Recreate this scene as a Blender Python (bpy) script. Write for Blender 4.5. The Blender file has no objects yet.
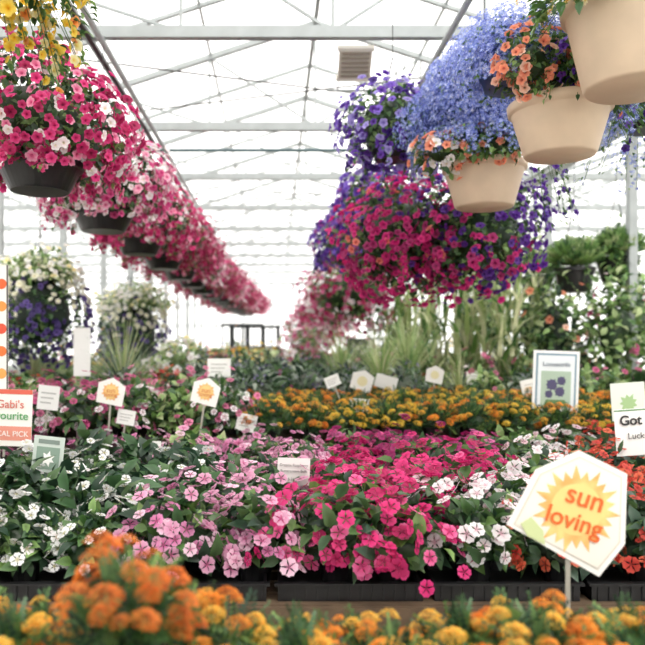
import bpy, math, numpy as np
from math import pi, sin, cos
rng = np.random.default_rng(7)
sc = bpy.context.scene

# ------------------------------------------------------------------ utils
def L(h):
    h=h.lstrip('#'); c=[int(h[i:i+2],16)/255 for i in (0,2,4)]
    return np.array([x/12.92 if x<=.04045 else ((x+.055)/1.055)**2.4 for x in c])
def norm(a): return a/np.maximum(np.linalg.norm(a,axis=-1,keepdims=True),1e-9)

def nmat(name):
    m=bpy.data.materials.new(name); m.use_nodes=True
    m.node_tree.nodes.clear(); return m,m.node_tree.nodes,m.node_tree.links
def plain(name,hexc,rough=.5,metal=0,noise=0,nscale=20,bump=0):
    m,n,l=nmat(name); o=n.new('ShaderNodeOutputMaterial'); p=n.new('ShaderNodeBsdfPrincipled')
    c=L(hexc); p.inputs['Base Color'].default_value=(*c,1); p.inputs['Roughness'].default_value=rough; p.inputs['Metallic'].default_value=metal
    if noise or bump:
        tc=n.new('ShaderNodeTexCoord'); t=n.new('ShaderNodeTexNoise'); t.inputs['Scale'].default_value=nscale; t.inputs['Detail'].default_value=6
        l.new(tc.outputs['Object'],t.inputs['Vector'])
        if noise:
            r=n.new('ShaderNodeValToRGB'); r.color_ramp.elements[0].position=.3; r.color_ramp.elements[1].position=.7
            r.color_ramp.elements[0].color=(*(c*(1-noise)),1); r.color_ramp.elements[1].color=(*np.minimum(c*(1+noise),1),1)
            l.new(t.outputs['Fac'],r.inputs['Fac']); l.new(r.outputs['Color'],p.inputs['Base Color'])
        if bump:
            b=n.new('ShaderNodeBump'); b.inputs['Strength'].default_value=bump; l.new(t.outputs['Fac'],b.inputs['Height']); l.new(b.outputs['Normal'],p.inputs['Normal'])
    l.new(p.outputs[0],o.inputs[0]); return m
def attrmat(name,rough,trans):
    m,n,l=nmat(name); o=n.new('ShaderNodeOutputMaterial'); p=n.new('ShaderNodeBsdfPrincipled'); a=n.new('ShaderNodeAttribute'); a.attribute_name='Col'
    p.inputs['Roughness'].default_value=rough
    t=n.new('ShaderNodeBsdfTranslucent'); mx=n.new('ShaderNodeMixShader'); mx.inputs[0].default_value=trans
    l.new(a.outputs['Color'],p.inputs['Base Color']); l.new(a.outputs['Color'],t.inputs['Color'])
    l.new(p.outputs[0],mx.inputs[1]); l.new(t.outputs[0],mx.inputs[2]); l.new(mx.outputs[0],o.inputs[0]); return m
def filmmat(name,fac,col):
    m,n,l=nmat(name); o=n.new('ShaderNodeOutputMaterial'); t=n.new('ShaderNodeBsdfTranslucent'); t.inputs[0].default_value=(*col,1)
    tr=n.new('ShaderNodeBsdfTransparent'); mx=n.new('ShaderNodeMixShader')
    tc=n.new('ShaderNodeTexCoord'); nz=n.new('ShaderNodeTexNoise'); nz.inputs['Scale'].default_value=.6
    mr=n.new('ShaderNodeMapRange'); mr.inputs['To Min'].default_value=fac-.08; mr.inputs['To Max'].default_value=fac+.08
    l.new(tc.outputs['Object'],nz.inputs['Vector']); l.new(nz.outputs['Fac'],mr.inputs['Value']); l.new(mr.outputs[0],mx.inputs[0])
    l.new(tr.outputs[0],mx.inputs[1]); l.new(t.outputs[0],mx.inputs[2]); l.new(mx.outputs[0],o.inputs[0]); return m

M_PET=attrmat('petal',.65,.4); M_LEAF=attrmat('leaf',.4,.28); M_COL=attrmat('painted_color',.6,.0)
M_BLK=plain('black_plastic','#1e1e20',.35,noise=.2); M_CREAM=plain('cream_plastic','#d4bda2',.5,noise=.06,nscale=8)
M_WIRE=plain('wire','#3c3c3c',.4,.6); M_STEEL=plain('galvanised_steel','#a0a6a6',.55,.1,noise=.1,nscale=6)
M_SOIL=plain('soil','#3a2a20',.95,noise=.4,nscale=60,bump=.5)
M_WOOD=plain('bench_wood','#5e4c3a',.8,noise=.25,nscale=14,bump=.2)
M_CONC=plain('concrete_floor','#a8a49c',.9,noise=.15,nscale=5,bump=.15)
M_FILM=filmmat('greenhouse_film',.45,(.97,.98,.98))
PM=[M_PET,M_LEAF,M_BLK,M_CREAM,M_WIRE,M_SOIL,M_COL,M_STEEL,M_WOOD]
PET,LEAF,BLK,CREAM,WIRE,SOIL,COL,STEEL,WOOD=range(9)

class T:
    def __init__(s,v,f,c):
        s.v=np.array(v,float); s.c=np.array(c,int); s.f={}
        for q in f: s.f.setdefault(len(q),[]).append(q)
        s.f={k:np.array(a) for k,a in s.f.items()}
class B:
    def __init__(s): s.V=[];s.C=[];s.F=[];s.n=0
    def raw(s,v,fd,c,mat):
        v=np.asarray(v,float).reshape(-1,3); c=np.broadcast_to(np.asarray(c,float),(len(v),3))
        s.V.append(v); s.C.append(c)
        for k,a in fd.items(): s.F.append((np.asarray(a)+s.n,mat))
        s.n+=len(v)
    def inst(s,t,pos,R,scale,cols,mat):
        N=len(pos)
        if N==0: return
        sc_=np.asarray(scale,float)
        if sc_.ndim==1: sc_=sc_[:,None]
        tv=t.v[None]*sc_[:,None,:]
        v=np.einsum('nij,nvj->nvi',R,tv)+pos[:,None,:]
        c=cols[:,t.c]; n=len(t.v); off=(np.arange(N)*n)[:,None,None]
        s.raw(v.reshape(-1,3),{k:(a[None]+off).reshape(-1,k) for k,a in t.f.items()},c.reshape(-1,3),mat)
    def tube(s,p0,p1,r,mat,c=(.3,.3,.3),n=5,r1=None):
        p0=np.array(p0,float);p1=np.array(p1,float); r1=r if r1 is None else r1
        d=norm(p1-p0); a=np.array([0,0,1.]) if abs(d[2])<.9 else np.array([1.,0,0]); u=norm(np.cross(d,a)); w=np.cross(d,u)
        an=np.arange(n)*2*pi/n+pi/n; ring=np.cos(an)[:,None]*u+np.sin(an)[:,None]*w
        v=np.vstack([p0+ring*r,p1+ring*r1]); i=np.arange(n); j=(i+1)%n
        s.raw(v,{4:np.stack([i,j,j+n,i+n],1)},c,mat)
        s.F.append((np.array([np.arange(n)[::-1]+s.n-2*n]),mat)); s.F.append((np.array([np.arange(n)+s.n-n]),mat))
    def box(s,lo,hi,mat,c=(.3,.3,.3)):
        x0,y0,z0=lo;x1,y1,z1=hi
        v=[(x0,y0,z0),(x1,y0,z0),(x1,y1,z0),(x0,y1,z0),(x0,y0,z1),(x1,y0,z1),(x1,y1,z1),(x0,y1,z1)]
        s.raw(v,{4:np.array([(0,3,2,1),(4,5,6,7),(0,1,5,4),(1,2,6,5),(2,3,7,6),(3,0,4,7)])},c,mat)
    def lathe(s,prof,cen,mat,c=(.3,.3,.3),n=28):
        prof=np.array(prof,float); m=len(prof); an=np.arange(n)*2*pi/n
        v=np.stack([prof[:,0][:,None]*np.cos(an),prof[:,0][:,None]*np.sin(an),np.repeat(prof[:,1][:,None],n,1)],-1).reshape(-1,3)+np.array(cen)
        i=np.arange(n);j=(i+1)%n; f=[]
        for k in range(m-1): f.append(np.stack([k*n+i,k*n+j,(k+1)*n+j,(k+1)*n+i],1))
        s.raw(v,{4:np.vstack(f)},c,mat)
    def mesh(s,name):
        me=bpy.data.meshes.new(name); V=np.vstack(s.V)
        me.vertices.add(len(V)); me.vertices.foreach_set('co',V.astype(np.float32).ravel())
        idx=np.concatenate([a.ravel() for a,_ in s.F]); tot=np.concatenate([np.full(len(a),a.shape[1]) for a,_ in s.F])
        mi=np.concatenate([np.full(len(a),m) for a,m in s.F])
        me.loops.add(len(idx)); me.loops.foreach_set('vertex_index',idx.astype(np.int32))
        me.polygons.add(len(tot)); st=np.concatenate([[0],np.cumsum(tot)[:-1]])
        me.polygons.foreach_set('loop_start',st.astype(np.int32))
        used=np.unique(mi); rm=np.zeros(20,int)
        for k,u in enumerate(used): me.materials.append(PM[u]); rm[u]=k
        me.polygons.foreach_set('material_index',rm[mi].astype(np.int32))
        me.polygons.foreach_set('use_smooth',np.isin(mi,[CREAM,LEAF]))
        me.update(calc_edges=True); me.validate()
        at=me.attributes.new('Col','FLOAT_COLOR','POINT'); C=np.ones((len(V),4),np.float32); C[:,:3]=np.vstack(s.C)
        at.data.foreach_set('color',C.ravel()); return me
def put(me,name,loc=(0,0,0),rz=0,s=1,parent=None):
    o=bpy.data.objects.new(name,me); sc.collection.objects.link(o); o.location=loc; o.rotation_euler=(0,0,rz); o.scale=(s,s,s)
    if parent: o.parent=parent
    return o

# ------------------------------------------------------------------ templates
def t_petunia():
    v=[(0,0,-.45)];c=[0];f=[]
    n=15
    for i in range(n):
        a=2*pi*i/n; v.append((.34*cos(a),.34*sin(a),-.05)); c.append(1)
    for i in range(n):
        a=2*pi*i/n; r=1.0 if i%3 else .8; v.append((r*cos(a),r*sin(a),.05 if i%3 else .16)); c.append(2)
    for i in range(n):
        j=(i+1)%n; f.append((0,1+i,1+j)); f.append((1+i,1+n+i,1+n+j,1+j))
    return T(v,f,c)
def t_impatiens():
    v=[(0,0,-.06)];c=[0];f=[]
    for k in range(5):
        a=2*pi*k/5; s=len(v)
        for (r,da,z,cc) in [(.42,-.42,.0,1),(.42,.42,.03,1),(.88,-.62,-.02,2),(1.04,-.22,.03,2),(.93,0,.05,2),(1.04,.26,.05,2),(.86,.6,.03,2)]:
            v.append((r*cos(a+da),r*sin(a+da),z+.02*k)); c.append(cc)
        f+=[(0,s,s+1),(s,s+2,s+3,s+4),(s,s+4,s+1),(s+1,s+4,s+5,s+6)]
    return T(v,f,c)
def t_small():
    v=[(0,0,0)];c=[0];f=[]
    for k,(a,r) in enumerate([(0,1),(.95,1),(-.95,1),(2.4,.7),(-2.4,.7)]):
        s=len(v)
        for (q,da) in [(.75,-.36),(1.0,0),(.75,.36)]:
            v.append((q*r*cos(a+da),q*r*sin(a+da),.1)); c.append(2)
        f.append((0,s,s+1,s+2))
    return T(v,f,c)
def t_marigold():
    r=np.random.default_rng(3); v=[];c=[];f=[]
    layers=[(.25,1.0,.02,16,1),(.22,.82,.2,15,2),(.18,.66,.36,13,2),(.12,.48,.48,11,1),(.05,.3,.56,8,2)]
    for (ri,ro,z,n,cc) in layers:
        for k in range(n):
            a=2*pi*(k+r.random()*.5)/n; w=2.6/n; s=len(v); dz=r.uniform(-.05,.07); rr=ro*r.uniform(.9,1.08)
            v+= [(ri*cos(a),ri*sin(a),z-.12),(rr*.8*cos(a-w*.5),rr*.8*sin(a-w*.5),z+dz),(rr*cos(a-w*.22),rr*sin(a-w*.22),z+dz-.08),(rr*.93*cos(a),rr*.93*sin(a),z+dz+.06),(rr*cos(a+w*.25),rr*sin(a+w*.25),z+dz-.06),(rr*.8*cos(a+w*.5),rr*.8*sin(a+w*.5),z+dz+.04)]
            c+=[0,cc,cc,cc,cc,cc]; f+=[(s,s+1,s+2,s+3),(s,s+3,s+4,s+5)]
    return T(v,f,c)
def t_daisy():
    v=[];c=[];f=[]
    for k in range(10):
        a=2*pi*k/10; s=len(v); v+=[(.15*cos(a),.15*sin(a),.02),(.7*cos(a-.22),.7*sin(a-.22),.05),(1.*cos(a),1.*sin(a),0),(.7*cos(a+.22),.7*sin(a+.22),.05)]; c+=[1,2,2,2]; f.append((s,s+1,s+2,s+3))
    s=len(v)
    for k in range(8): a=2*pi*k/8; v.append((.25*cos(a),.25*sin(a),.06)); c.append(0)
    v.append((0,0,.14)); c.append(0)
    for k in range(8): f.append((s+k,s+(k+1)%8,s+8))
    return T(v,f,c)
def t_leaf(w=.28,droop=.25):
    v=[(0,0,0)];c=[0];f=[]
    for (y,ww,z) in [(.3,w*.9,.04),(.62,w*.85,-.02)]:
        v+=[(-ww,y,z+.08),(0,y,z),(ww,y,z+.08)]; c+=[1,0,1]
    v.append((0,1,-droop)); c.append(1)
    f=[(0,2,1),(0,3,2),(1,2,5,4),(2,3,6,5),(4,5,7),(5,6,7)]
    return T(v,f,c)
def t_frond():
    v=[];c=[];f=[]
    for k in range(6):
        y=.12+k*.14; l=.32*(1-k*.13)
        for sgn in (-1,1):
            s=len(v); v+=[(0,y,0),(sgn*l*.6,y+.16,.05),(sgn*l,y+.14,-.02),(sgn*l*.5,y+.02,.0)]; c+=[0,1,1,1]; f.append((s,s+1,s+2,s+3))
    s=len(v); v+=[(-.015,0,0),(.015,0,0),(0,1,-.08)]; c+=[0,0,1]; f.append((s,s+1,s+2))
    return T(v,f,c)
PETU,IMP,SML,MAR,DAI,LF,LFN,FR=t_petunia(),t_impatiens(),t_small(),t_marigold(),t_daisy(),t_leaf(),t_leaf(.14,.3),t_frond()
def t_sphere():
    v=[];f=[];n=14;m=8
    for i in range(m+1):
        th=pi*i/m
        for j in range(n): a=2*pi*j/n; v.append((sin(th)*cos(a),sin(th)*sin(a),cos(th)))
    for i in range(m):
        for j in range(n): f.append((i*n+j,(i+1)*n+j,(i+1)*n+(j+1)%n,i*n+(j+1)%n))
    return T(v,f,[0]*len(v))
SPH=t_sphere()

def fr_from(y,z):
    y=norm(y); x=norm(np.cross(y,z)); z=np.cross(x,y); return np.stack([x,y,z],-1)
def fr_n(z):
    z=norm(z); r=norm(rng.normal(size=z.shape)); x=norm(np.cross(r,z)); y=np.cross(z,x); return np.stack([x,y,z],-1)
GREEN=[L('#4e753c'),L('#688c48'),L('#3c6036'),L('#80a25a')]
DARKG=[L('#34503c'),L('#446840'),L('#2c4632'),L('#587848')]
LIGHTG=[L('#a4bb7e'),L('#bccb94'),L('#86a662'),L('#72965a')]
SILV=[L('#98a896'),L('#82947e'),L('#b0bcaa'),L('#687e62')]
def leafcols(N,pal,var=.2):
    p=np.array(pal)[rng.integers(0,len(pal),N)]*rng.uniform(1-var,1+var,(N,1))
    return np.stack([p*.8,p*1.1,p*1.1],1)
def pick(N,pal,idx=None):
    w=np.array([p[0] for p in pal],float); w/=w.sum()
    if idx is None: idx=rng.choice(len(pal),N,p=w)
    c=np.array([[p[1],p[2],p[3]] for p in pal])[idx]
    return np.clip(c*rng.uniform(.78,1.08,(N,1,1)),0,1)
def dirs(N,zmin,zmax=1.):
    z=rng.uniform(zmin,zmax,N); a=rng.uniform(0,2*pi,N); r=np.sqrt(1-z*z); return np.stack([r*np.cos(a),r*np.sin(a),z],1)
def lump(seed,amp):
    r=np.random.default_rng(seed); K=r.normal(size=(5,3))*3.2; ph=r.uniform(0,6.3,5)
    return lambda d:1+amp*np.sin(d@K.T+ph).sum(1)/2.2
def ball(b,c,rad,nl,ls,nf,fs,tf,pal,zmin=-.3,leafpal=GREEN,tl=None,patch=None,amp=.14,core=.6,q0=.93,q1=1.1,seed=0,inner=.5,lq=.93,corecol=None):
    c=np.array(c,float); rad=np.array(rad,float); tl=tl or LF; lp=lump(seed,amp)
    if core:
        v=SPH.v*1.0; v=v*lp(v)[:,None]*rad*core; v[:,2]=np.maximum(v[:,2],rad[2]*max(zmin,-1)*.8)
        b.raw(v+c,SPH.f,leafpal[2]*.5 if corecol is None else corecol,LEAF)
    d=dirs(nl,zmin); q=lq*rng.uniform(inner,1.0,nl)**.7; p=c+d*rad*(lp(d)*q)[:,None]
    o=norm(d/rad); up=np.array([0,0,1.])
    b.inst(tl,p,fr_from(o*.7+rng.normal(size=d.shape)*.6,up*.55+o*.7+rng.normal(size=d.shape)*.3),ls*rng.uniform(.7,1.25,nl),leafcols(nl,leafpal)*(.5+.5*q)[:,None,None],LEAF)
    if nf:
        d=dirs(nf,zmin); q=rng.uniform(q0,q1,nf); p=c+d*rad*(lp(d)*q)[:,None]; o=norm(d/rad)
        idx=patch(d) if patch else None
        b.inst(tf,p,fr_n(o+up*.25+rng.normal(size=d.shape)*.38),fs*rng.uniform(.75,1.15,nf),pick(nf,pal,idx),PET)
def trails(b,c,r,n,Ln,ls,fs,tf,pal,dens=22,leafpal=GREEN,tl=None,a0=0,a1=2*pi,fl=.6):
    tl=tl or LF
    for k in range(n):
        a=rng.uniform(a0,a1); l=Ln*rng.uniform(.5,1.1); m=max(4,int(dens*l/.3)); t=np.sort(rng.uniform(0,1,m)); rr=r*(rng.uniform(.8,1.0)+.25*np.sin(t*1.6))
        p=np.stack([rr*cos(a)+0*t,rr*sin(a)+0*t,-l*t],1)+c+rng.normal(size=(m,3))*.014
        o=np.array([cos(a),sin(a),.1])[None]+rng.normal(size=(m,3))*.5
        isf=rng.random(m)<fl
        b.inst(tl,p[~isf],fr_from(o[~isf]+[0,0,-.5],o[~isf]+[0,0,1]),ls*rng.uniform(.6,1.1,(~isf).sum()),leafcols((~isf).sum(),leafpal),LEAF)
        b.inst(tf,p[isf],fr_n(o[isf]),fs*rng.uniform(.7,1.1,isf.sum()),pick(isf.sum(),pal),PET)
        b.tube(c+np.array([r*.8*cos(a),r*.8*sin(a),0]),p[-1],.002,LEAF,leafpal[0],3)

# palettes (throat, middle, edge)
def P3(w,a,b_,c): return (w,L(a),L(b_),L(c))
HOT=[P3(5,'#8a1048','#da2c76','#ea5296'),P3(2,'#b02a62','#ec72a0','#f4acc6'),P3(1.2,'#d8d0a0','#f8eef0','#ffffff'),P3(3,'#5c0a34','#a81654','#c02868')]
HOTW=[P3(4,'#8a1048','#c83478','#dc6098'),P3(2.6,'#d8d0a0','#fbeef2','#ffffff'),P3(2,'#b02a62','#ec8cb0','#f6c4d6')]
HOTR=[P3(4,'#6a0c38','#b82660','#d0447a'),P3(1.8,'#8a1c48','#dc7c9e','#eaa6be'),P3(2.5,'#4c0a28','#8c143e','#a4244e')]
YEL=[P3(3,'#d88a10','#f2c634','#f8dc66'),P3(.5,'#a04a10','#ee8a3a','#f6b070'),P3(1,'#e8c040','#f8eca0','#fff6d0')]
LOB=[P3(4,'#d8dffc','#5a74d6','#708ae2'),P3(2,'#ffffff','#849cea','#9ab0f2'),P3(2,'#b0b8f0','#4456b8','#5466c4')]
PURP=[P3(3,'#1e0c40','#5a2c9c','#7444b8'),P3(2,'#2c1458','#7450c0','#9070d4'),P3(1.5,'#180830','#3c1e74','#4c2c8c')]
PEACH=[P3(3,'#8a3a40','#f68c6c','#faa888'),P3(1,'#a05048','#f8bca0','#fdd8c4')]
PNKPUR=[P3(3,'#6a0840','#d41c78','#e83c92'),P3(3,'#1e0c40','#522088','#6834a0'),P3(2,'#5c0838','#a82064','#c03c80'),P3(1,'#8a2040','#f07868','#f49a88')]
WHT=[P3(4,'#d8cc60','#f8f6f4','#ffffff'),P3(1,'#d0b880','#f6eeee','#fffafa')]
WPK=[P3(3,'#e8a0b8','#fbe8ee','#ffffff'),P3(1,'#d87098','#f8c8d8','#fbe0e8')]
LPK=[P3(4,'#c02c74','#e496bc','#eeb4d0'),P3(2,'#b03070','#d878aa','#e494c0'),P3(1,'#c04c88','#f2c0d8','#f8d6e6')]
MAG=[P3(4,'#940a48','#d82070','#e43884'),P3(2.4,'#800840','#b8145a','#ca286c'),P3(1,'#a82060','#e84c8c','#ee74a8')]
PLUM=[P3(3,'#6c0c4c','#b02472','#c43a86'),P3(2,'#500838','#8c1452','#a02864'),P3(1,'#8c2060','#cc5494','#d878ac')]
RED=[P3(3,'#8c1810','#cc3830','#dc5040'),P3(2,'#9c2c18','#e46044','#ec7858')]
ORG=[P3(4,'#c86808','#f89828','#fcb048'),P3(2,'#b85408','#f08420','#f89830'),P3(3,'#d08808','#fcc040','#fcd464')]
YELM=[P3(3,'#d09408','#f8d038','#fce468'),P3(1,'#b87008','#f4b434','#fac84c')]
PNKG=[P3(3,'#983060','#d86c96','#e68cae'),P3(2,'#882448','#c44680','#d86696'),P3(1,'#d8b0b8','#f8e0e8','#ffffff')]
LAV=[P3(1,'#4c3c80','#8c7cb8','#a898cc')]

# ------------------------------------------------------------------ room shell
XR=0.45; HW=3.55; ZG=4.0; ZA=5.15; YB=30.; YF=-4.
bays=[XR-2*HW,XR,XR+2*HW]; X0=bays[0]-HW; X1=bays[2]+HW
b=B()
PM.append(M_FILM); FILM=9
for xc in bays:
    for sg in (-1,1):
        b.raw([(xc+sg*HW,YF,ZG+.05),(xc,YF,ZA+.05),(xc,YB,ZA+.05),(xc+sg*HW,YB,ZG+.05)],{4:np.array([(0,1,2,3)])},1,FILM)
put(b.mesh('ceiling'),'ceiling')
b=B()
for xc in (X0,): b.raw([(xc,YF,.6),(xc,YB,.6),(xc,YB,ZG),(xc,YF,ZG)],{4:np.array([(0,1,2,3)])},1,FILM); b.box((xc-.05,YF,0),(xc+.03,YB,.6),STEEL)
for y in np.arange(YF,YB,2.4): b.box((xc,y-.03,0),(xc+.08,y+.03,ZG),STEEL)
put(b.mesh('wall_left'),'wall_left')
b=B(); xc=X1
b.raw([(xc,YF,.6),(xc,YB,.6),(xc,YB,ZG),(xc,YF,ZG)],{4:np.array([(0,1,2,3)])},1,FILM); b.box((xc-.03,YF,0),(xc+.05,YB,.6),STEEL)
for y in np.arange(YF,YB,2.4): b.box((xc-.08,y-.03,0),(xc,y+.03,ZG),STEEL)
put(b.mesh('wall_right'),'wall_right')
for nm,yy in (('wall_back',YB),('wall_front',YF)):
    b=B()
    b.raw([(X0,yy,.5),(X1,yy,.5),(X1,yy,ZG),(X0,yy,ZG)],{4:np.array([(0,1,2,3)])},1,FILM)
    for xc in bays: b.raw([(xc-HW,yy,ZG),(xc+HW,yy,ZG),(xc,yy,ZA)],{3:np.array([(0,1,2)])},1,FILM)
    b.box((X0,yy-.04,0),(X1,yy+.04,.5),COL,L('#d8dcd8'))
    for x in np.arange(X0+.6,X1,1.18): b.box((x-.03,yy-.06,.5),(x+.03,yy-.01,ZG),STEEL)
    for z in (2.2,3.1,ZG): b.box((X0,yy-.06,z-.04),(X1,yy-.01,z+.04),STEEL)
    put(b.mesh(nm),nm)
b=B(); b.box((X0-.1,YF-.1,-.1),(X1+.1,YB+.1,0),6); me=b.mesh('floor'); me.materials.clear(); me.materials.append(M_CONC); put(me,'floor')
b=B(); gx=-1.4
b.box((gx-.9,YB-.12,0),(gx-.82,YB-.07,2.3),COL,L('#4a4e50')); b.box((gx+.82,YB-.12,0),(gx+.9,YB-.07,2.3),COL,L('#4a4e50'))
b.box((gx-.9,YB-.12,2.22),(gx+.9,YB-.07,2.32),COL,L('#4a4e50')); b.box((gx-.03,YB-.12,0),(gx+.03,YB-.07,2.3),COL,L('#4a4e50'))
b.box((gx-.82,YB-.1,0),(gx+.82,YB-.08,.9),COL,L('#6a7072')); b.box((gx-.82,YB-.11,1.2),(gx+.82,YB-.08,1.26),COL,L('#4a4e50'))
put(b.mesh('door_1'),'door_1')
b=B(); dk=L('#3c4142')
for x in (-.95,-.62,-.3,.02):
    for y in (0,.5): b.box((x-.03,y-.03,0),(x+.03,y+.03,1.9),COL,dk)
for z in (.5,1.0,1.45,1.87): b.box((-.98,-.03,z-.02),(.05,.53,z+.02),COL,dk)
for x in np.arange(-.9,0,.08): b.box((x-.008,.24,1.0),(x+.008,.26,1.87),COL,dk)
put(b.mesh('display_rack'),'display_rack',(.05,14.3,0))

# trusses
b=B()
for xc in bays:
    b.box((xc-HW,-.035,ZG-.055),(xc+HW,.035,ZG+.035),STEEL)
    for sg in (-1,1):
        b.tube((xc+sg*HW,0,ZG),(xc,0,ZA),.04,STEEL,n=4)
        for k in (1/3,2/3):
            x=xc+sg*HW*k; zt=ZA-(ZA-ZG)*k
            b.tube((x,0,ZG),(x,0,zt),.016,STEEL,n=4)
        b.tube((xc,0,ZG),(xc+sg*HW/3,0,ZA-(ZA-ZG)/3),.015,STEEL,n=4)
        b.tube((xc+sg*HW/3,0,ZG),(xc+sg*HW*2/3,0,ZA-(ZA-ZG)*2/3),.015,STEEL,n=4)
    b.tube((xc,0,ZG),(xc,0,ZA),.018,STEEL,n=4)
for x in (XR-HW,XR+HW): b.box((x-.045,-.045,0),(x+.045,.045,ZG),STEEL)
tm=b.mesh('roof_truss'); ys=np.arange(-1.75,YB,2.4)
for y in ys: put(tm,'roof_truss',(0,y,0))
b=B()
for y in np.arange(-.55,YB,2.4):
    for xc in bays:
        for sg in (-1,1): b.tube((xc+sg*HW,y,ZG),(xc,y,ZA),.026,STEEL,n=4)
put(b.mesh('roof_rafters'),'roof_rafters')
b=B()
for xc in bays:
    for sg in (-1,1):
        for k in (.33,.67): b.tube((xc+sg*HW*k,YF,ZA-(ZA-ZG)*k+.02),(xc+sg*HW*k,YB,ZA-(ZA-ZG)*k+.02),.016,STEEL,n=4)
    b.tube((xc,YF,ZA),(xc,YB,ZA),.03,STEEL,n=4)
for x in (XR-HW,XR+HW): b.box((x-.1,YF,ZG),(x+.1,YB,ZG+.08),STEEL)
put(b.mesh('roof_purlins'),'roof_purlins')
for x,nm in ((-1.32,'hanging_rail'),(1.3,'hanging_rail'),(-2.35,'hanging_rail'),(3.6,'hanging_rail')):
    b=B(); b.tube((x,YF,3.88),(x,YB-.1,3.88),.026,STEEL,n=8)
    if x==-1.32: b.tube((x-.1,YF,3.9),(x-.1,YB-.1,3.9),.03,WIRE,n=6)
    put(b.mesh(nm),nm)
b=B()
for y in (5.45,10.25,15.05):
    b.tube((-3.1,y,3.98),(4.,y+2.4,3.98),.008,WIRE,n=4); b.tube((4.,y,3.98),(-3.1,y+2.4,3.98),.008,WIRE,n=4)
b.tube((-3.1,8.6,3.93),(4,8.6,3.93),.022,COL,L('#4c6468'),n=6)
put(b.mesh('cross_bracing_wires'),'cross_bracing_wires')
b=B(); b.box((-.13,-.12,0),(.13,.12,.05),COL,L('#bdb5a8'))
for k in range(6): b.box((-.11,-.1+k*.036,-.012),(.11,-.084+k*.036,0),COL,L('#857c6f'))
b.box((-.145,-.135,-.005),(.145,-.11,.06),COL,L('#cfcac0')); b.box((-.145,.11,-.005),(.145,.135,.06),COL,L('#cfcac0'))
for x in (-.11,.11): b.tube((x,.1,.05),(x,.3,.18),.005,WIRE)
b.tube((-.2,.3,.18),(.2,.3,.18),.012,STEEL)
vn=put(b.mesh('overhead_vent_light'),'overhead_vent_light',(.64,5.6,3.8)); vn.rotation_euler=(math.radians(-45),0,0)

# ------------------------------------------------------------------ hanging baskets
def basket_pot(b,rr,h,mat,hang,hr=None):
    prof=[(0,-h),(rr*.66,-h),(rr*.7,-h+.012),(rr*.93,-.05),(rr*.94,-.045),(rr*1.0,-.04),(rr*1.02,-.005),(rr*1.0,0),(rr*.95,-.004),(rr*.93,-.03)]
    b.lathe(prof,(0,0,0),mat,n=36); b.lathe([(rr*.93,-.03),(0,-.02)],(0,0,0),SOIL)
    for k in range(4):
        a=k*pi/2+.5; b.tube((rr*.98*cos(a),rr*.98*sin(a),-.01),(0,0,min(.75,hang*.7)),.0035,WIRE,n=4)
    b.tube((0,0,min(.75,hang*.7)),(0,0,hang),.004,WIRE,n=4)
def hb(name,loc,rr,h,mat,fn,rz=0):
    b=B(); basket_pot(b,rr,h,mat,3.88-loc[2]); fn(b); me=b.mesh(name); o=put(me,name,loc,0); return me

def f_left(pal,seed,z=.2,nf=520,r=.5,fs=.03):
    def f(b):
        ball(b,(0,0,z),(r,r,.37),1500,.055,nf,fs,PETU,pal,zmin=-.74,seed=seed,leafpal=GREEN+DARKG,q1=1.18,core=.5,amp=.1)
        trails(b,np.array([0,0,.08]),r*.72,44,.22,.045,.028,PETU,pal)
        trails(b,np.array([0,0,.05]),.26,20,.11,.045,.028,PETU,pal)
    return f
pals=[HOT,HOTW,HOT,HOTR,HOTR,HOTW]
mlist=[]
for i in range(6):
    y=3.93+1.45*i
    mlist.append(hb('hanging_petunia_basket',(-1.32,y,2.6),.24,.17,BLK,f_left(pals[i],i+1,nf=880,r=.5 if i<3 else .56)))
for i in range(6,15):
    o=put(mlist[3+i%3],'hanging_petunia_basket',(-1.32+.035*(i-5),3.93+1.42*i,2.58),0)
    o.scale=(1+.05*(i-5),1.,1.0)
def f(b):
    ball(b,(0,0,.12),(.46,.46,.34),800,.05,230,.03,PETU,YEL,zmin=-.6,seed=21,q1=1.15)
    trails(b,np.array([0,0,.0]),.36,34,.36,.045,.026,PETU,YEL,fl=.32,dens=30)
hb('hanging_calibrachoa_basket',(-1.1,2.5,2.98),.22,.16,BLK,f)
def f(b):
    ball(b,(0,0,.2),(.4,.4,.25),600,.06,160,.026,DAI,YEL,zmin=-.2,seed=22,core=.5)
    trails(b,np.array([0,0,.05]),.3,26,.14,.06,.022,DAI,YEL,a0=pi*.8,a1=pi*1.35,fl=.3)
hb('hanging_flower_basket',(1.34,2.6,2.86),.26,.33,CREAM,f)
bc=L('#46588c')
def fA(b):
    ball(b,(0,.02,.12),(.26,.26,.2),700,.05,0,.02,SML,LOB,zmin=-.2,seed=23,core=.3)
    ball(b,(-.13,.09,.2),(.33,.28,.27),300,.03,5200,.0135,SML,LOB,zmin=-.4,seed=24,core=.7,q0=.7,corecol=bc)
    ball(b,(-.19,-.19,.11),(.16,.12,.16),260,.035,100,.022,PETU,PEACH,zmin=-.95,seed=25,core=.4)
    ball(b,(.0,-.22,.12),(.12,.1,.1),120,.04,60,.022,PETU,PURP,zmin=-.8,seed=26,core=.4)
    ball(b,(.17,-.1,.05),(.15,.15,.12),300,.045,25,.02,PETU,PURP,zmin=-.8,seed=27,core=.4)
    trails(b,np.array([.1,0,0.]),.28,9,.2,.04,.02,PETU,PURP,a0=-.6,a1=.5,fl=.3)
    trails(b,np.array([0,0,0.06]),.22,16,.11,.04,.018,PETU,PEACH,a0=pi,a1=pi*2,fl=.35)
hb('hanging_lobelia_basket',(1.29,3.17,2.67),.225,.24,CREAM,fA)
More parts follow.
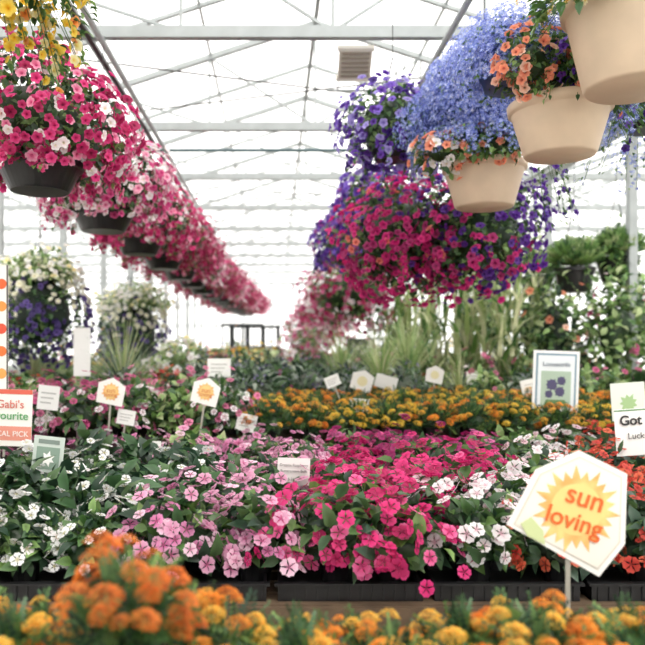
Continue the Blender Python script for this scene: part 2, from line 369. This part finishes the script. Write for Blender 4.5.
def fB(b):
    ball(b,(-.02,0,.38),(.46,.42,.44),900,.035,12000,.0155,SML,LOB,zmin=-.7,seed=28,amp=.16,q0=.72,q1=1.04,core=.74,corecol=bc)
    ball(b,(-.3,-.14,.04),(.17,.15,.13),160,.05,90,.03,PETU,PEACH+WHT,zmin=-.9,seed=29,core=.4)
    ball(b,(-.02,-.26,.06),(.26,.1,.12),300,.05,60,.026,PETU,PEACH,zmin=-.9,seed=30,core=.4)
    trails(b,np.array([.2,0,.02]),.26,7,.42,.035,.02,PETU,PURP,a0=-.9,a1=.8,fl=.3)
    trails(b,np.array([0,0,.18]),.38,40,.18,.03,.015,SML,LOB,a0=pi*.7,a1=pi*1.6,fl=.85,dens=60)
hb('hanging_lobelia_basket',(1.30,4.35,2.69),.255,.27,CREAM,fB)
PU2=PURP+[P3(3,'#7060b0','#a090dc','#bcb0ee')]
def fC(b):
    ball(b,(0,0,.1),(.36,.36,.28),700,.055,330,.032,PETU,PU2,zmin=-.9,seed=31,q1=1.22)
    trails(b,np.array([0,0,.0]),.3,24,.26,.05,.028,PETU,PU2,fl=.4)
hb('hanging_petunia_basket',(.84,5.0,3.02),.18,.14,BLK,fC)
def f(b):
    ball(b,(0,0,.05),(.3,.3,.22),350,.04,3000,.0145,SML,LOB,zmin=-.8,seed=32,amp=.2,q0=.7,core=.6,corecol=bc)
    trails(b,np.array([0,0,0]),.26,26,.36,.03,.014,SML,LOB,fl=.8,dens=40)
hb('hanging_lobelia_basket',(2.0,3.75,2.84),.16,.12,BLK,f)
def fD(pal1,sd,bias,sd_=.3):
    def patch(d):
        s=d[:,0]+.5*d[:,2]+rng.normal(size=len(d))*sd_+bias
        return np.where(s>.4,1,np.where(rng.random(len(d))<.04,3,np.where(rng.random(len(d))<.65,0,2)))
    def f(b):
        ball(b,(0,0,-.02),(.48,.48,.45),1400,.06,680,.034,PETU,pal1,zmin=-.97,seed=sd,patch=patch,amp=.18,q1=1.16,leafpal=GREEN+DARKG)
        trails(b,np.array([0,0,-.1]),.38,14,.3,.05,.03,PETU,[pal1[0],pal1[2]] if bias<0 else [pal1[1],pal1[0]])
    return f
m1=hb('hanging_petunia_basket',(1.55,5.45,2.46),.22,.18,BLK,fD(PNKPUR,33,.8,.4))
m2=hb('hanging_petunia_basket',(1.06,5.75,2.42),.22,.18,BLK,fD(PNKPUR,36,-.2,.5))
def f(b):
    ball(b,(0,0,.1),(.42,.42,.4),950,.06,520,.034,PETU,PURP+PURP+[P3(2,'#6a0840','#a83c98','#c060b0')],zmin=-.8,seed=41,q1=1.18)
    trails(b,np.array([0,0,0]),.36,20,.26,.05,.03,PETU,PURP)
m3=hb('hanging_petunia_basket',(1.0,7.0,2.82),.22,.18,BLK,f)
put(m3,'hanging_petunia_basket',(.92,8.6,2.7),2)
def f(b):
    ball(b,(0,0,.05),(.62,.55,.48),850,.07,640,.038,PETU,HOTR+PNKG+HOTW[1:2],zmin=-.9,seed=42,q1=1.15)
m4=hb('hanging_petunia_basket',(1.05,9.8,2.22),.22,.18,BLK,f)
for (x,y,z) in ((1.15,11.5,2.3),(1.0,13.5,2.0),(.9,16,1.9)): put(m4,'hanging_petunia_basket',(x,y,z),y)
def f(b):
    def patch(d): return np.where(d[:,2]+rng.normal(size=len(d))*.25>.15,0,np.where(rng.random(len(d))<.5,1,2))
    pal=[P3(1,'#d8cc60','#f4f0d8','#fcfae8'),P3(3,'#221638','#40306a','#50407c'),P3(1,'#2c1c48','#56448a','#6a569c')]
    ball(b,(0,0,-.05),(.44,.44,.55),800,.06,480,.034,PETU,pal,zmin=-.95,seed=43,patch=patch,leafpal=DARKG+GREEN)
    ball(b,(0,0,.3),(.4,.4,.24),500,.06,200,.028,PETU,WHT+YEL[2:],zmin=-.3,seed=44,leafpal=LIGHTG,q1=1.25)
m5=hb('hanging_petunia_basket',(-2.35,7.0,1.95),.22,.18,BLK,f)
put(m5,'hanging_petunia_basket',(-2.35,11.2,1.9),1.); put(m5,'hanging_petunia_basket',(-1.85,9.2,1.75),2.,1.1); put(m5,'hanging_petunia_basket',(-3.4,8.4,2.0),3.)
def f(b):
    d=dirs(420,-.25); p=d*np.array([.1,.1,.06])
    b.inst(FR,p+[0,0,.04],fr_from(d+[0,0,.5],np.tile([0,0,1.],(420,1))+d*.2),rng.uniform(.16,.3,420),leafcols(420,GREEN+LIGHTG),LEAF)
    ball(b,(0,0,.1),(.28,.28,.2),330,.08,0,.1,LF,HOT,zmin=-.1,seed=45,leafpal=GREEN+DARKG,core=.4)
    trails(b,np.array([0,0,0.06]),.24,8,.4,.08,.018,PETU,PEACH,fl=.02)
m6=hb('hanging_fern_basket',(3.42,8.0,2.42),.23,.28,BLK,f)
put(m6,'hanging_fern_basket',(3.95,8.1,2.55),1.3); put(m6,'hanging_fern_basket',(3.7,9.9,2.5),2.3); put(m6,'hanging_fern_basket',(3.6,12.,2.5),3.3)

# ------------------------------------------------------------------ benches
def bench(x0,x1,y0,y1,z):
    b=B(); n=int((y1-y0)/.12)
    for k in range(n):
        y=y0+(y1-y0)*k/n; b.box((x0,y,z-.03),(x1,y+.095,z),WOOD)
    b.box((x0,y0-.02,z-.13),(x1,y0+.02,z-.005),WOOD); b.box((x0,y1-.02,z-.13),(x1,y1+.02,z-.005),WOOD)
    for x in np.linspace(x0+.1,x1-.1,4):
        b.box((x-.03,y0,z-.1),(x+.03,y1,z-.03),WOOD)
        for y in (y0+.06,y1-.06): b.box((x-.035,y-.035,0),(x+.035,y+.035,z-.03),WOOD)
    put(b.mesh('plant_bench'),'plant_bench')
bench(-1.5,1.9,.9,1.72,.72)
bench(-2.2,2.9,2.38,4.55,.7)
bench(-3.2,4.2,4.85,7.0,.8)
bench(-3.2,4.6,7.5,10.2,.8)
bench(-3.4,3.6,10.8,14,.75)
bench(-3.0,3.4,15,20,.75)
b=B(); w,d=.5,.3
b.box((-w/2,-d/2,0),(w/2,d/2,.012),BLK)
for (a,c) in (((-w/2,-d/2),(w/2,-d/2+.01)),((-w/2,d/2-.01),(w/2,d/2)),((-w/2,-d/2),(-w/2+.01,d/2)),((w/2-.01,-d/2),(w/2,d/2))):
    b.box((a[0],a[1],0),(c[0],c[1],.06),BLK)
b.box((-w/2-.012,-d/2-.012,.055),(w/2+.012,-d/2+.012,.064),BLK)
for k in range(13): b.box((-w/2+.02+k*.038,-d/2-.005,.005),(-w/2+.03+k*.038,-d/2,.055),BLK)
trm=b.mesh('nursery_tray')
for x in np.arange(-1.9,2.8,.54):
    for y in (2.56,2.9,3.24,3.58,3.92,4.26): put(trm,'nursery_tray',(x,y,.7))

def pot_small(b,r=.07,h=.11):
    b.lathe([(0,0),(r*.75,0),(r*.97,h-.02),(r*1.06,h-.02),(r*1.06,h),(r*.97,h),(r*.95,h-.012),(0,h-.01)],(0,0,0),BLK,n=16)
def imp_plant(pal,seed,leafpal=GREEN,nf=48,nl=210,r=.19,h=.17,fs=.028,ls=.074,zc=.13,tf=IMP,tl=None,amp=.3):
    b=B(); pot_small(b)
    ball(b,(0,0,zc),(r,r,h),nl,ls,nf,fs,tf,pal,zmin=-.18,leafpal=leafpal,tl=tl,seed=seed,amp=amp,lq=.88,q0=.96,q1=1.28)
    return b
def marigold(pal,seed,nf=16,r=.15,h=.12,fs=.034,q0=1.1,q1=1.4,nl=170):
    b=B(); pot_small(b)
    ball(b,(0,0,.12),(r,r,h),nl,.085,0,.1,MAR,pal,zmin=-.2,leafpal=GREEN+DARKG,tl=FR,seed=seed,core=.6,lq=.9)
    d=dirs(nf,.02); p=np.array([0,0,.12])+d*np.array([r,r,h])*rng.uniform(q0,q1,(nf,1)); 
    for q in p: b.tube((q[0]*.4,q[1]*.4,.12),q,.0035,LEAF,GREEN[0],4)
    b.inst(MAR,p,fr_n(d*.8+[0,0,1.]+rng.normal(size=d.shape)*.2),fs*rng.uniform(.65,1.15,nf),pick(nf,pal),PET)
    return b
KV={}
def kind(k,fn,n=3):
    KV[k]=[fn(i).mesh(k) for i in range(n)]
GD=GREEN+DARKG
kind('white_impatiens',lambda i:imp_plant(WHT,i,nf=60,leafpal=GD))
kind('pale_impatiens',lambda i:imp_plant(WPK,i+5,nf=66,leafpal=GD))
kind('pink_impatiens',lambda i:imp_plant(LPK,i+10,nf=90,leafpal=GD))
kind('magenta_impatiens',lambda i:imp_plant(MAG,i+15,nf=124,leafpal=GD))
kind('plum_impatiens',lambda i:imp_plant(PLUM+MAG[2:],i+20,nf=110,leafpal=GD))
kind('red_begonia',lambda i:imp_plant(RED,i+25,nf=95,fs=.025,leafpal=DARKG))
kind('new_guinea_impatiens',lambda i:imp_plant(WHT,i+30,nf=20,leafpal=DARKG,ls=.11,tl=LF,nl=140))
kind('bronze_foliage_plant',lambda i:imp_plant(PLUM+LPK,i+35,nf=24,leafpal=[L('#644250'),L('#724e4a'),L('#4a3640'),L('#5a6644')]))
kind('orange_marigold',lambda i:marigold(ORG,i+40,nf=40,fs=.031,nl=180))
kind('yellow_marigold',lambda i:marigold(YELM,i+44,nf=40,fs=.031,nl=180))
kind('pink_geranium',lambda i:imp_plant(PNKG,i+48,nf=76,fs=.028,h=.22,r=.2,leafpal=GD))
kind('lavender_plant',lambda i:imp_plant(LAV,i+52,nf=90,fs=.013,h=.3,r=.22,leafpal=SILV+DARKG,tl=LFN,tf=SML,nl=300,ls=.11))
kind('green_foliage_plant',lambda i:imp_plant(PNKG,i+56,nf=12,h=.24,r=.22,leafpal=GREEN+LIGHTG,nl=260,ls=.09))
kind('dark_foliage_plant',lambda i:imp_plant(PLUM,i+68,nf=8,h=.24,r=.22,leafpal=DARKG,nl=260,ls=.09))
kind('dusty_miller',lambda i:imp_plant(WHT,i+60,nf=16,h=.18,r=.2,leafpal=SILV,nl=240,ls=.08))
kind('yellow_bush_plant',lambda i:imp_plant(YEL,i+64,nf=90,h=.3,r=.3,leafpal=LIGHTG+GREEN,nl=300,ls=.09,tf=DAI,fs=.028))
def place(k,x,y,z,s=1.):
    me=KV[k][int(rng.integers(len(KV[k])))]
    return put(me,k,(x,y,z),rng.uniform(0,6.28),s*rng.uniform(.88,1.1))
def bed(rows,z,dx,jit=.02,s=1.):
    for (y,spans) in rows:
        for (x0,x1,k) in spans:
            ks=k if isinstance(k,(list,tuple)) else [k]; n=max(1,round((x1-x0)/dx))
            for i in range(n):
                x=x0+(x1-x0)*(i+.5)/n; place(ks[int(rng.integers(len(ks)))],x+rng.uniform(-jit,jit),y+rng.uniform(-jit,jit),z,s)
W,PA,PI,MG,PL,RE,NG,BR='white_impatiens','pale_impatiens','pink_impatiens','magenta_impatiens','plum_impatiens','red_begonia','new_guinea_impatiens','bronze_foliage_plant'
OM,YM,PG,LV,GF,DM,YB_,DF='orange_marigold','yellow_marigold','pink_geranium','lavender_plant','green_foliage_plant','dusty_miller','yellow_bush_plant','dark_foliage_plant'
bed([
 (2.58,[(-1.3,-.52,W),(-.5,.08,PI),(.1,.58,MG),(.6,.88,PA),(.9,1.8,[RE,NG])]),
 (2.93,[(-1.6,-.9,[W,NG]),(-.88,-.5,NG),(-.48,.12,PI),(.14,.82,MG),(.84,1.0,PA),(1.1,2.,RE)]),
 (3.28,[(-1.7,-.9,[W,NG]),(-.88,-.25,NG),(-.24,.25,PI),(.27,1.05,MG),(1.07,1.25,PA),(1.35,2.3,RE)]),
 (3.63,[(-1.9,-1.1,[BR,W]),(-1.1,-.3,[NG,DF,W]),(-.28,.25,PI),(.27,1.2,MG),(1.22,1.5,PA),(1.6,2.6,RE)]),
 (3.98,[(-2.,-1.2,BR),(-1.2,-.3,[NG,BR,PI]),(-.3,.25,[PI,PA]),(.27,1.3,[PL,MG]),(1.3,1.7,PA),(1.7,2.7,RE)]),
 (4.32,[(-2.,-1.0,[BR,PI,GF]),(-1.0,-.3,[GF,PI,DF]),(-.3,.3,[PA,PI]),(.3,1.4,PL),(1.4,1.9,[PA,GF]),(1.9,2.7,[RE,GF])]),
],.712,.3)
bed([
 (5.0,[(-2.6,-.9,[PG,PG,DM]),(-.9,-.2,[PG,PG,GF]),(-.2,.7,[OM,YM,OM]),(.7,2.7,[OM,YM,OM,DM])]),
 (5.35,[(-2.8,-1.6,[PG,GF]),(-1.6,-.2,[PG,DM,PG]),(-.2,1.0,[OM,OM,YM]),(1.,2.9,[YM,YM,OM,OM])]),
 (5.7,[(-2.8,-.3,[PG,GF,DF,PL]),(-.3,.9,[OM,OM,YM]),(.9,3.2,[YM,OM,OM])]),
 (6.05,[(-3,-.3,[PG,GF,LV,DF]),(-.3,1.2,[OM,YM,OM]),(1.2,3.6,[OM,YM,YM])]),
 (6.4,[(-3,-.6,[GF,RE,DF]),(-.6,.8,[LV,OM,DF]),(.8,3.9,[OM,GF,YM])]),
 (6.75,[(-3,-.8,[GF,DF]),(-.8,.8,[LV,DF]),(.8,4.,[LV,OM,GF])]),
],.88,.3,s=1.04)
bed([
 (7.7,[(-3,-1.0,[GF,RE,LV]),(-1.,.9,[LV,DF]),(.9,4.3,[LV,GF,PG])]),
 (8.2,[(-3,-1.0,[GF,YB_]),(-1.,.9,[LV,DF]),(.9,4.3,[RE,GF,DF])]),
 (8.8,[(-3,-.5,[YB_,GF]),(-.5,.9,[LV,DF]),(.9,4.3,[GF,OM])]),
 (9.5,[(-3,4.4,[GF,LV,DF,YB_,PG])]),
],.8,.38,s=1.3)
bed([(y,[(-3.2,3.4,[GF,PG,YB_,PA,RE,DF,DM])]) for y in (11.1,11.8,12.6,13.4,15.4,16.4,17.5,18.6)],.75,.5,s=1.6)
# foreground marigolds
kind('marigold_plant',lambda i:marigold(ORG,i+70,nf=36,r=.125,h=.1,fs=.031,q0=1.15,q1=1.5),4)
kind('tall_marigold_plant',lambda i:marigold([P3(2,'#b04c08','#ee8430','#f49a48'),P3(1,'#a04410','#e07024','#e88838')],i+75,nf=34,r=.08,h=.12,fs=.03,q0=1.15,q1=1.7,nl=110),1)
for (y,xs) in ((1.05,np.arange(-.5,.8,.21)),(1.24,np.arange(-.62,.9,.2)),(1.42,np.arange(-.72,.95,.19)),(1.58,np.arange(-.72,1.1,.19))):
    for x in xs:
        if abs(x+.04)<.07 and y>1.5: continue
        side=(x<-.3 or x>.5)
        place('marigold_plant',x+rng.uniform(-.02,.02),y,.725+(.03 if side else .0),.98)
put(KV['tall_marigold_plant'][0],'marigold_plant',(-.29,1.38,.9),0,1.05)
b=B(); b.lathe([(0,0),(.06,0),(.075,.17),(.08,.17),(.08,.18),(.0,.178)],(0,0,0),BLK,n=20); put(b.mesh('upturned_pot'),'upturned_pot',(-.29,1.38,.72))
KV['r']=[imp_plant(RED,90,nf=34,r=.12,h=.1).mesh('red_begonia')]
put(KV['r'][0],'red_begonia',(.44,1.13,.79)) 

# ------------------------------------------------------------------ grasses, tall plants
def blades(b,c,n,ln,spread,w,pal,lean=0.,up=1.):
    N=n; a=rng.uniform(0,2*pi,N); l=ln*rng.uniform(.6,1.1,N); sp=spread*rng.uniform(.2,1.,N); S=6
    for i in range(N):
        d=np.array([cos(a[i]),sin(a[i]),0]); s_=np.array([-sin(a[i]),cos(a[i]),0]); v=[]
        for k in range(S+1):
            t=k/S; p=np.array(c)+d*(sp[i]*t**1.6*l[i])+np.array([0,0,1])*l[i]*(t*up-.55*sp[i]*t*t*1.2); ww=w*(1-t**2.2)*.5+.0006
            v+=[p-s_*ww,p+s_*ww]
        f=np.array([(2*k,2*k+1,2*k+3,2*k+2) for k in range(S)])
        b.raw(v,{4:f},pal[int(rng.integers(len(pal)))]*rng.uniform(.8,1.2),LEAF)
def grass(name,loc,n,ln,sp,w,pal):
    b=B(); pot_small(b,.12,.18); blades(b,(0,0,.15),n,ln,sp,w,pal); put(b.mesh(name),name,loc)
PALEG=[L('#c0c698'),L('#acb884'),L('#d2d2aa'),L('#94a868')]
grass('fountain_grass',(-1.35,6.2,.8),190,.98,.75,.012,PALEG+SILV)
grass('fountain_grass',(-2.5,7.2,.8),130,.9,.7,.012,PALEG)
grass('fountain_grass',(-.75,6.9,.8),90,.6,.8,.01,SILV)
grass('fountain_grass',(1.75,6.6,.8),90,.65,.8,.01,PALEG)
grass('fountain_grass',(1.1,7.3,.8),150,.95,.7,.014,PALEG+LIGHTG)
grass('fountain_grass',(.75,8.,.8),130,.95,.7,.014,PALEG+LIGHTG)
grass('fountain_grass',(1.45,7.6,.8),150,1.1,.6,.014,PALEG+LIGHTG)
def corn(loc,h,seed):
    b=B(); pot_small(b,.16,.22)
    for s_ in range(7):
        x,y=rng.uniform(-.16,.16,2); hh=h*rng.uniform(.75,1.12); b.tube((x,y,.2),(x*2,y*2,hh),.012,LEAF,PALEG[1],5,r1=.005)
        for k in range(13): t=.15+.85*k/13; blades(b,(x*(1+t),y*(1+t),hh*t),1,.62,1.2,.05,PALEG+GREEN[:2])
        blades(b,(x*2,y*2,hh*.95),9,.34,.5,.014,PALEG)
    put(b.mesh('tall_ornamental_grass'),'tall_ornamental_grass',loc)
for (x,y,h) in ((1.95,7.9,1.45),(2.4,7.7,1.75),(2.8,8.3,1.7),(2.2,8.9,1.9),(2.55,8.6,1.9),(1.6,8.6,1.2),(1.85,9.5,1.5)): corn((x,y,.8),h,0)
def shrub(name,loc,rad,zc,nl,pal,nf=0,fp=PNKG,ls=.1,seed=0):
    b=B(); pot_small(b,.16,.24); b.tube((0,0,.2),(0,0,zc),.015,WOOD,n=6)
    ball(b,(0,0,zc),rad,nl,ls,nf,.045,PETU,fp,zmin=-.95,leafpal=pal,seed=seed,amp=.3,core=.4,inner=.2,lq=1.08)
    put(b.mesh(name),name,loc)
shrub('mandevilla_vine',(3.2,7.9,.8),(.38,.3,.7),.85,620,DARKG+GREEN+LIGHTG,22,PEACH,seed=51)
shrub('mandevilla_vine',(3.75,7.7,.8),(.36,.3,.75),.9,620,GREEN+LIGHTG,22,PNKG,seed=52)
shrub('mandevilla_vine',(4.2,8.2,.8),(.38,.3,.8),.95,620,GREEN+LIGHTG,16,PNKG,seed=53)
shrub('potted_shrub',(2.95,9.6,.8),(.42,.35,.75),.95,460,GREEN+LIGHTG,0,seed=54)
shrub('potted_shrub',(3.7,10.,.8),(.5,.4,.8),.95,460,GREEN+LIGHTG,0,seed=55)
shrub('potted_shrub',(1.7,9.8,.8),(.4,.35,.45),.7,420,LIGHTG+GREEN,18,WHT,seed=56)
shrub('potted_shrub',(-1.15,8.,.8),(.34,.3,.24),.5,360,LIGHTG,130,YEL[2:]+WHT,seed=57,ls=.07)
shrub('potted_shrub',(-3.1,7.,.8),(.35,.3,.45),.6,360,GREEN,20,PNKG,seed=58)
shrub('potted_shrub',(.55,12.,.75),(.42,.35,.3),.75,300,LIGHTG,200,WPK+PNKG,seed=59,ls=.08)
shrub('potted_shrub',(-.35,13.,.75),(.42,.35,.25),.4,300,GREEN,60,WHT,seed=60,ls=.08)

# ------------------------------------------------------------------ signs
CM={}
def cmat(h):
    if h not in CM: CM[h]=plain('paint_'+h.strip('#'),h,.55)
    return CM[h]
def flat(name,pts,y,hexc,par,th=0.):
    me=bpy.data.meshes.new(name); n=len(pts); v=[(p[0],y,p[1]) for p in pts]
    if th: v+=[(p[0],y+th,p[1]) for p in pts]; f=[tuple(range(n))[::-1],tuple(range(n,2*n))]+[(i,(i+1)%n,(i+1)%n+n,i+n) for i in range(n)]
    else: f=[tuple(range(n))]
    me.from_pydata(v,[],f); me.materials.append(cmat(hexc) if isinstance(hexc,str) else hexc)
    return put(me,name,parent=par)
def text(s,x,z,size,hexc,par,rot=0,off=0.):
    cu=bpy.data.curves.new('lettering','FONT'); cu.body=s; cu.size=size; cu.align_x='CENTER'; cu.align_y='CENTER'; cu.offset=off; cu.extrude=.0005
    cu.materials.append(cmat(hexc)); o=bpy.data.objects.new('lettering',cu); sc.collection.objects.link(o); o.parent=par
    o.location=(x,-.006,z); o.rotation_euler=(pi/2,rot,0); return o
def circ(r,n=28,cx=0,cz=0): return [(cx+r*cos(2*pi*i/n),cz+r*sin(2*pi*i/n)) for i in range(n)]
def rays(r0,r1,n,cx=0,cz=0):
    o=[]
    for i in range(2*n): r=(r1*(1 if (i//2)%2 else .88)) if i%2 else r0; a=pi*i/n; o.append((cx+r*cos(a),cz+r*sin(a)))
    return o
def sign(name,loc,pts,stick,roll=0,hexc='#f0eee8',yaw=0):
    e=bpy.data.objects.new(name,None); sc.collection.objects.link(e); e.location=loc; e.rotation_euler=(0,math.radians(roll),math.radians(yaw))
    flat('panel',pts,0,hexc,e,.004)
    zb=min(p[1] for p in pts); b=B(); b.box((-.006,.005,-stick),(.006,.012,zb*.2),COL,L('#a8a498')); put(b.mesh('stake'),'stake',parent=e)
    return e
def rect(w,h): return [(-w/2,-h/2),(w/2,-h/2),(w/2,h/2),(-w/2,h/2)]
m,n,l=nmat('sun_watercolour'); o=n.new('ShaderNodeOutputMaterial'); p=n.new('ShaderNodeBsdfPrincipled'); t=n.new('ShaderNodeTexNoise'); t.inputs['Scale'].default_value=16; r=n.new('ShaderNodeValToRGB'); tc=n.new('ShaderNodeTexCoord')
r.color_ramp.elements[0].position=.35; r.color_ramp.elements[0].color=(*L('#eca45c'),1); r.color_ramp.elements[1].position=.65; r.color_ramp.elements[1].color=(*L('#f4d084'),1)
l.new(tc.outputs['Object'],t.inputs['Vector']); l.new(t.outputs['Fac'],r.inputs['Fac']); l.new(r.outputs['Color'],p.inputs['Base Color']); l.new(p.outputs[0],o.inputs[0]); p.inputs['Roughness'].default_value=.6
M_SUN=m
e=sign('sun_loving_plant_sign',(.84,2.0,1.106),[(-.177,-.034),(-.094,.123),(.03,.178),(.166,.111),(.16,-.09),(.086,-.183)][::1],.33)
flat('border',[(-.160,-.033),(-.084,.112),(.03,.162),(.152,.103),(.146,-.086),(.082,-.163)],-.001,'#d6d0c2',e)
flat('panel_face',[(-.154,-.033),(-.080,.108),(.03,.157),(.147,.1),(.141,-.083),(.08,-.157)],-.002,'#ece6da',e)
flat('sun_rays',rays(.088,.128,22,.02,.01),-.003,M_SUN,e); flat('sun_disc',circ(.074,28,.02,.01),-.0035,'#f0cc80',e)
flat('leaf_art',[(-.14,-.03),(-.12,-.065),(-.07,-.09),(-.075,-.05),(-.11,-.01)],-.0045,'#c8d49c',e)
text('sun',.045,.042,.082,'#d86424',e,math.radians(18),.0008); text('loving',.012,-.024,.072,'#d86424',e,math.radians(18),.0008)
def sunsign(loc,s,roll):
    pts=[(-.5,-.38),(.42,-.5),(.5,.2),(.05,.5),(-.45,.3)]; e=sign('sun_plant_sign',loc,[(p[0]*s,p[1]*s) for p in pts],.3,roll)
    flat('sun_rays',rays(.25*s,.34*s,14),-.002,M_SUN,e); flat('sun_disc',circ(.22*s),-.003,'#f2cc84',e); text('sun',0,.05*s,.24*s,'#cc7030',e); text('loving',0,-.1*s,.2*s,'#cc7030',e)
sunsign((-1.09,4.65,1.255),.19,4); sunsign((-.46,4.65,1.255),.19,8)
def tag(loc,w,h,roll=0,hexc='#eeeeea',st=.25,lines=True,name='plant_tag'):
    e=sign(name,loc,rect(w,h),st,roll,hexc)
    if lines:
        for k in range(3): flat('print_line',[(-w*.35,h*(.22-.2*k)),(-w*.35,h*(.16-.2*k)),(w*(.35-.1*k),h*(.16-.2*k)),(w*(.35-.1*k),h*(.22-.2*k))],-.0015,'#b8b8b4',e)
    return e
def poly(loc,s,roll=0):
    e=sign('plant_tag',loc,[(-.5*s,-.35*s),(.4*s,-.5*s),(.5*s,.25*s),(.05*s,.5*s),(-.45*s,.3*s)],.25,roll)
    flat('tag_art',circ(.22*s),-.002,'#e6dcae',e)
e=sign('plant_label',(.08,3.02,1.03),rect(.14,.12),.26,2,'#e4dedc'); text('Dreams Raspberry',0,.03,.016,'#6a6064',e); text('Buttercream Bulk',0,.005,.016,'#6a6064',e); text('$ 24.99',0,-.03,.016,'#8a8084',e)
tag((.46,5.6,1.27),.12,.09,-22); poly((.76,6.1,1.24),.2,10); tag((1.0,6.3,1.22),.2,.12,15,lines=False); tag((1.88,6.5,1.24),.2,.13,0); poly((1.37,6.0,1.3),.16,3); tag((2.22,6.0,1.2),.22,.14,-12,st=.2)
tag((-.2,4.9,1.02),.14,.12,12); tag((-1.49,4.6,1.22),.14,.16,6); tag((-2.5,5.2,1.15),.12,.1,3); tag((.6,5.0,1.13),.14,.1,5)
tag((-1.6,5.8,1.5),.14,.4,0,st=.6,lines=False); tag((-.48,6.0,1.36),.2,.16,0); tag((-1.0,4.7,1.08),.12,.1,10); tag((-.93,5.4,1.16),.12,.12,30)
tag((-.72,3.9,1.0),.17,.07,0)
e=sign('plant_info_card',(-1.07,3.3,1.06),rect(.145,.17),.3,6,'#c4cec6'); flat('picture',[(-.055,-.07),(.055,-.07),(.055,.035),(-.055,.035)],-.002,'#83998a',e); flat('flower_picture',rays(.02,.04,7,0,-.02),-.003,'#f2f2ee',e); flat('heading',[(-.05,.05),(.05,.05),(.05,.07),(-.05,.07)],-.002,'#7a8880',e)
e=sign('garden_favourite_sign',(-1.43,3.7,1.19),rect(.29,.3),.4,2,'#f0ede6'); text("Gabi's",.03,.07,.06,'#d07060',e,0,.0005); text('favourite',.02,.01,.06,'#4c9c58',e,0,.0005); flat('band',[(-.145,-.12),(.145,-.12),(.145,-.045),(-.145,-.045)],-.002,'#e0907c',e); text('LOCAL PICK',.02,-.085,.04,'#f6f3ec',e)
flat('band_top',[(-.145,.125),(.145,.125),(.145,.15),(-.145,.15)],-.002,'#d8604c',e)
e=sign('sun_rating_banner',(-1.48,3.75,1.66),rect(.1,.68),.95,0,'#ece9e2'); 
for k,h in enumerate(['#e0602c','#e89040','#d84c30','#e0702c','#e8a050']): flat('dot',circ(.028,16,.015,.24-.12*k),-.002,h,e)
flat('edge_strip',[(.042,-.34),(.05,-.34),(.05,.34),(.042,.34)],-.002,'#504c48',e)
e=sign('flower_poster',(2.065,5.15,1.27),rect(.34,.5),.5,2,'#eeeeec'); flat('frame',rect(.3,.46),-.001,'#7f98a8',e); flat('poster_face',rect(.27,.43),-.002,'#dfe6e8',e)
flat('poster_picture',[(-.11,-.17),(.11,-.17),(.11,.1),(-.11,.1)],-.0025,'#a8bca8',e)
for (cx,cz,rr) in ((-.03,-.0,.05),(.04,.03,.04),(.03,-.05,.045),(-.05,-.07,.035)): flat('poster_flowers',rays(rr*.7,rr,9,cx,cz),-.003-.0002*abs(cx)*100,'#4a4668',e)
flat('poster_leaves',[(-.09,-.16),(.09,-.16),(.07,-.11),(-.07,-.11)],-.0028,'#5c7c4c',e); text('Loosestrife',0,.15,.045,'#48586c',e)
e=sign('garden_offer_sign',(1.9,3.6,1.13),rect(.3,.24),.4,-4,'#efeeeb'); text('Got',-.07,.06,.07,'#2a2a2a',e,0,.0015); text('Luck?',-.04,-.02,.045,'#4a4a4a',e); flat('trim_line',[(-.15,.11),(.15,.11),(.15,.117),(-.15,.117)],-.002,'#60905c',e)
e=sign('plant_info_card',(2.07,4.1,1.24),rect(.2,.22),.4,-4,'#dce5d8'); flat('picture',rays(.035,.06,9,0,-.01),-.002,'#a0c088',e)
e=sign('hanging_price_sign',(1.5,12.2,1.45),rect(.5,.36),.7,0,'#3c4040'); text('SALE',0,0,.16,'#e8e8e4',e)

# ------------------------------------------------------------------ light + camera
w=bpy.data.worlds.new('sky'); sc.world=w; w.use_nodes=True; bg=w.node_tree.nodes['Background']; bg.inputs[0].default_value=(1,.98,.95,1); bg.inputs[1].default_value=1.8
sl=bpy.data.lights.new('sun','SUN'); sl.energy=2.8; sl.angle=math.radians(18); sl.color=(1,.94,.86); so=bpy.data.objects.new('sun',sl); sc.collection.objects.link(so); so.rotation_euler=(math.radians(30),math.radians(18),0)
cam=bpy.data.cameras.new('camera'); co=bpy.data.objects.new('camera',cam); sc.collection.objects.link(co); co.location=(0,0,1.6); co.rotation_euler=(pi/2,0,0)
cam.sensor_width=36; cam.lens=700*36/645; cam.shift_x=.0736; cam.shift_y=.027; cam.clip_end=200; cam.clip_start=.05
cam.dof.use_dof=True; cam.dof.focus_distance=3.0; cam.dof.aperture_fstop=1.9
sc.camera=co
sc.view_settings.view_transform='Standard'; sc.view_settings.look='None'; sc.view_settings.exposure=.28; sc.view_settings.gamma=1.02
print('objs',len(bpy.data.objects))
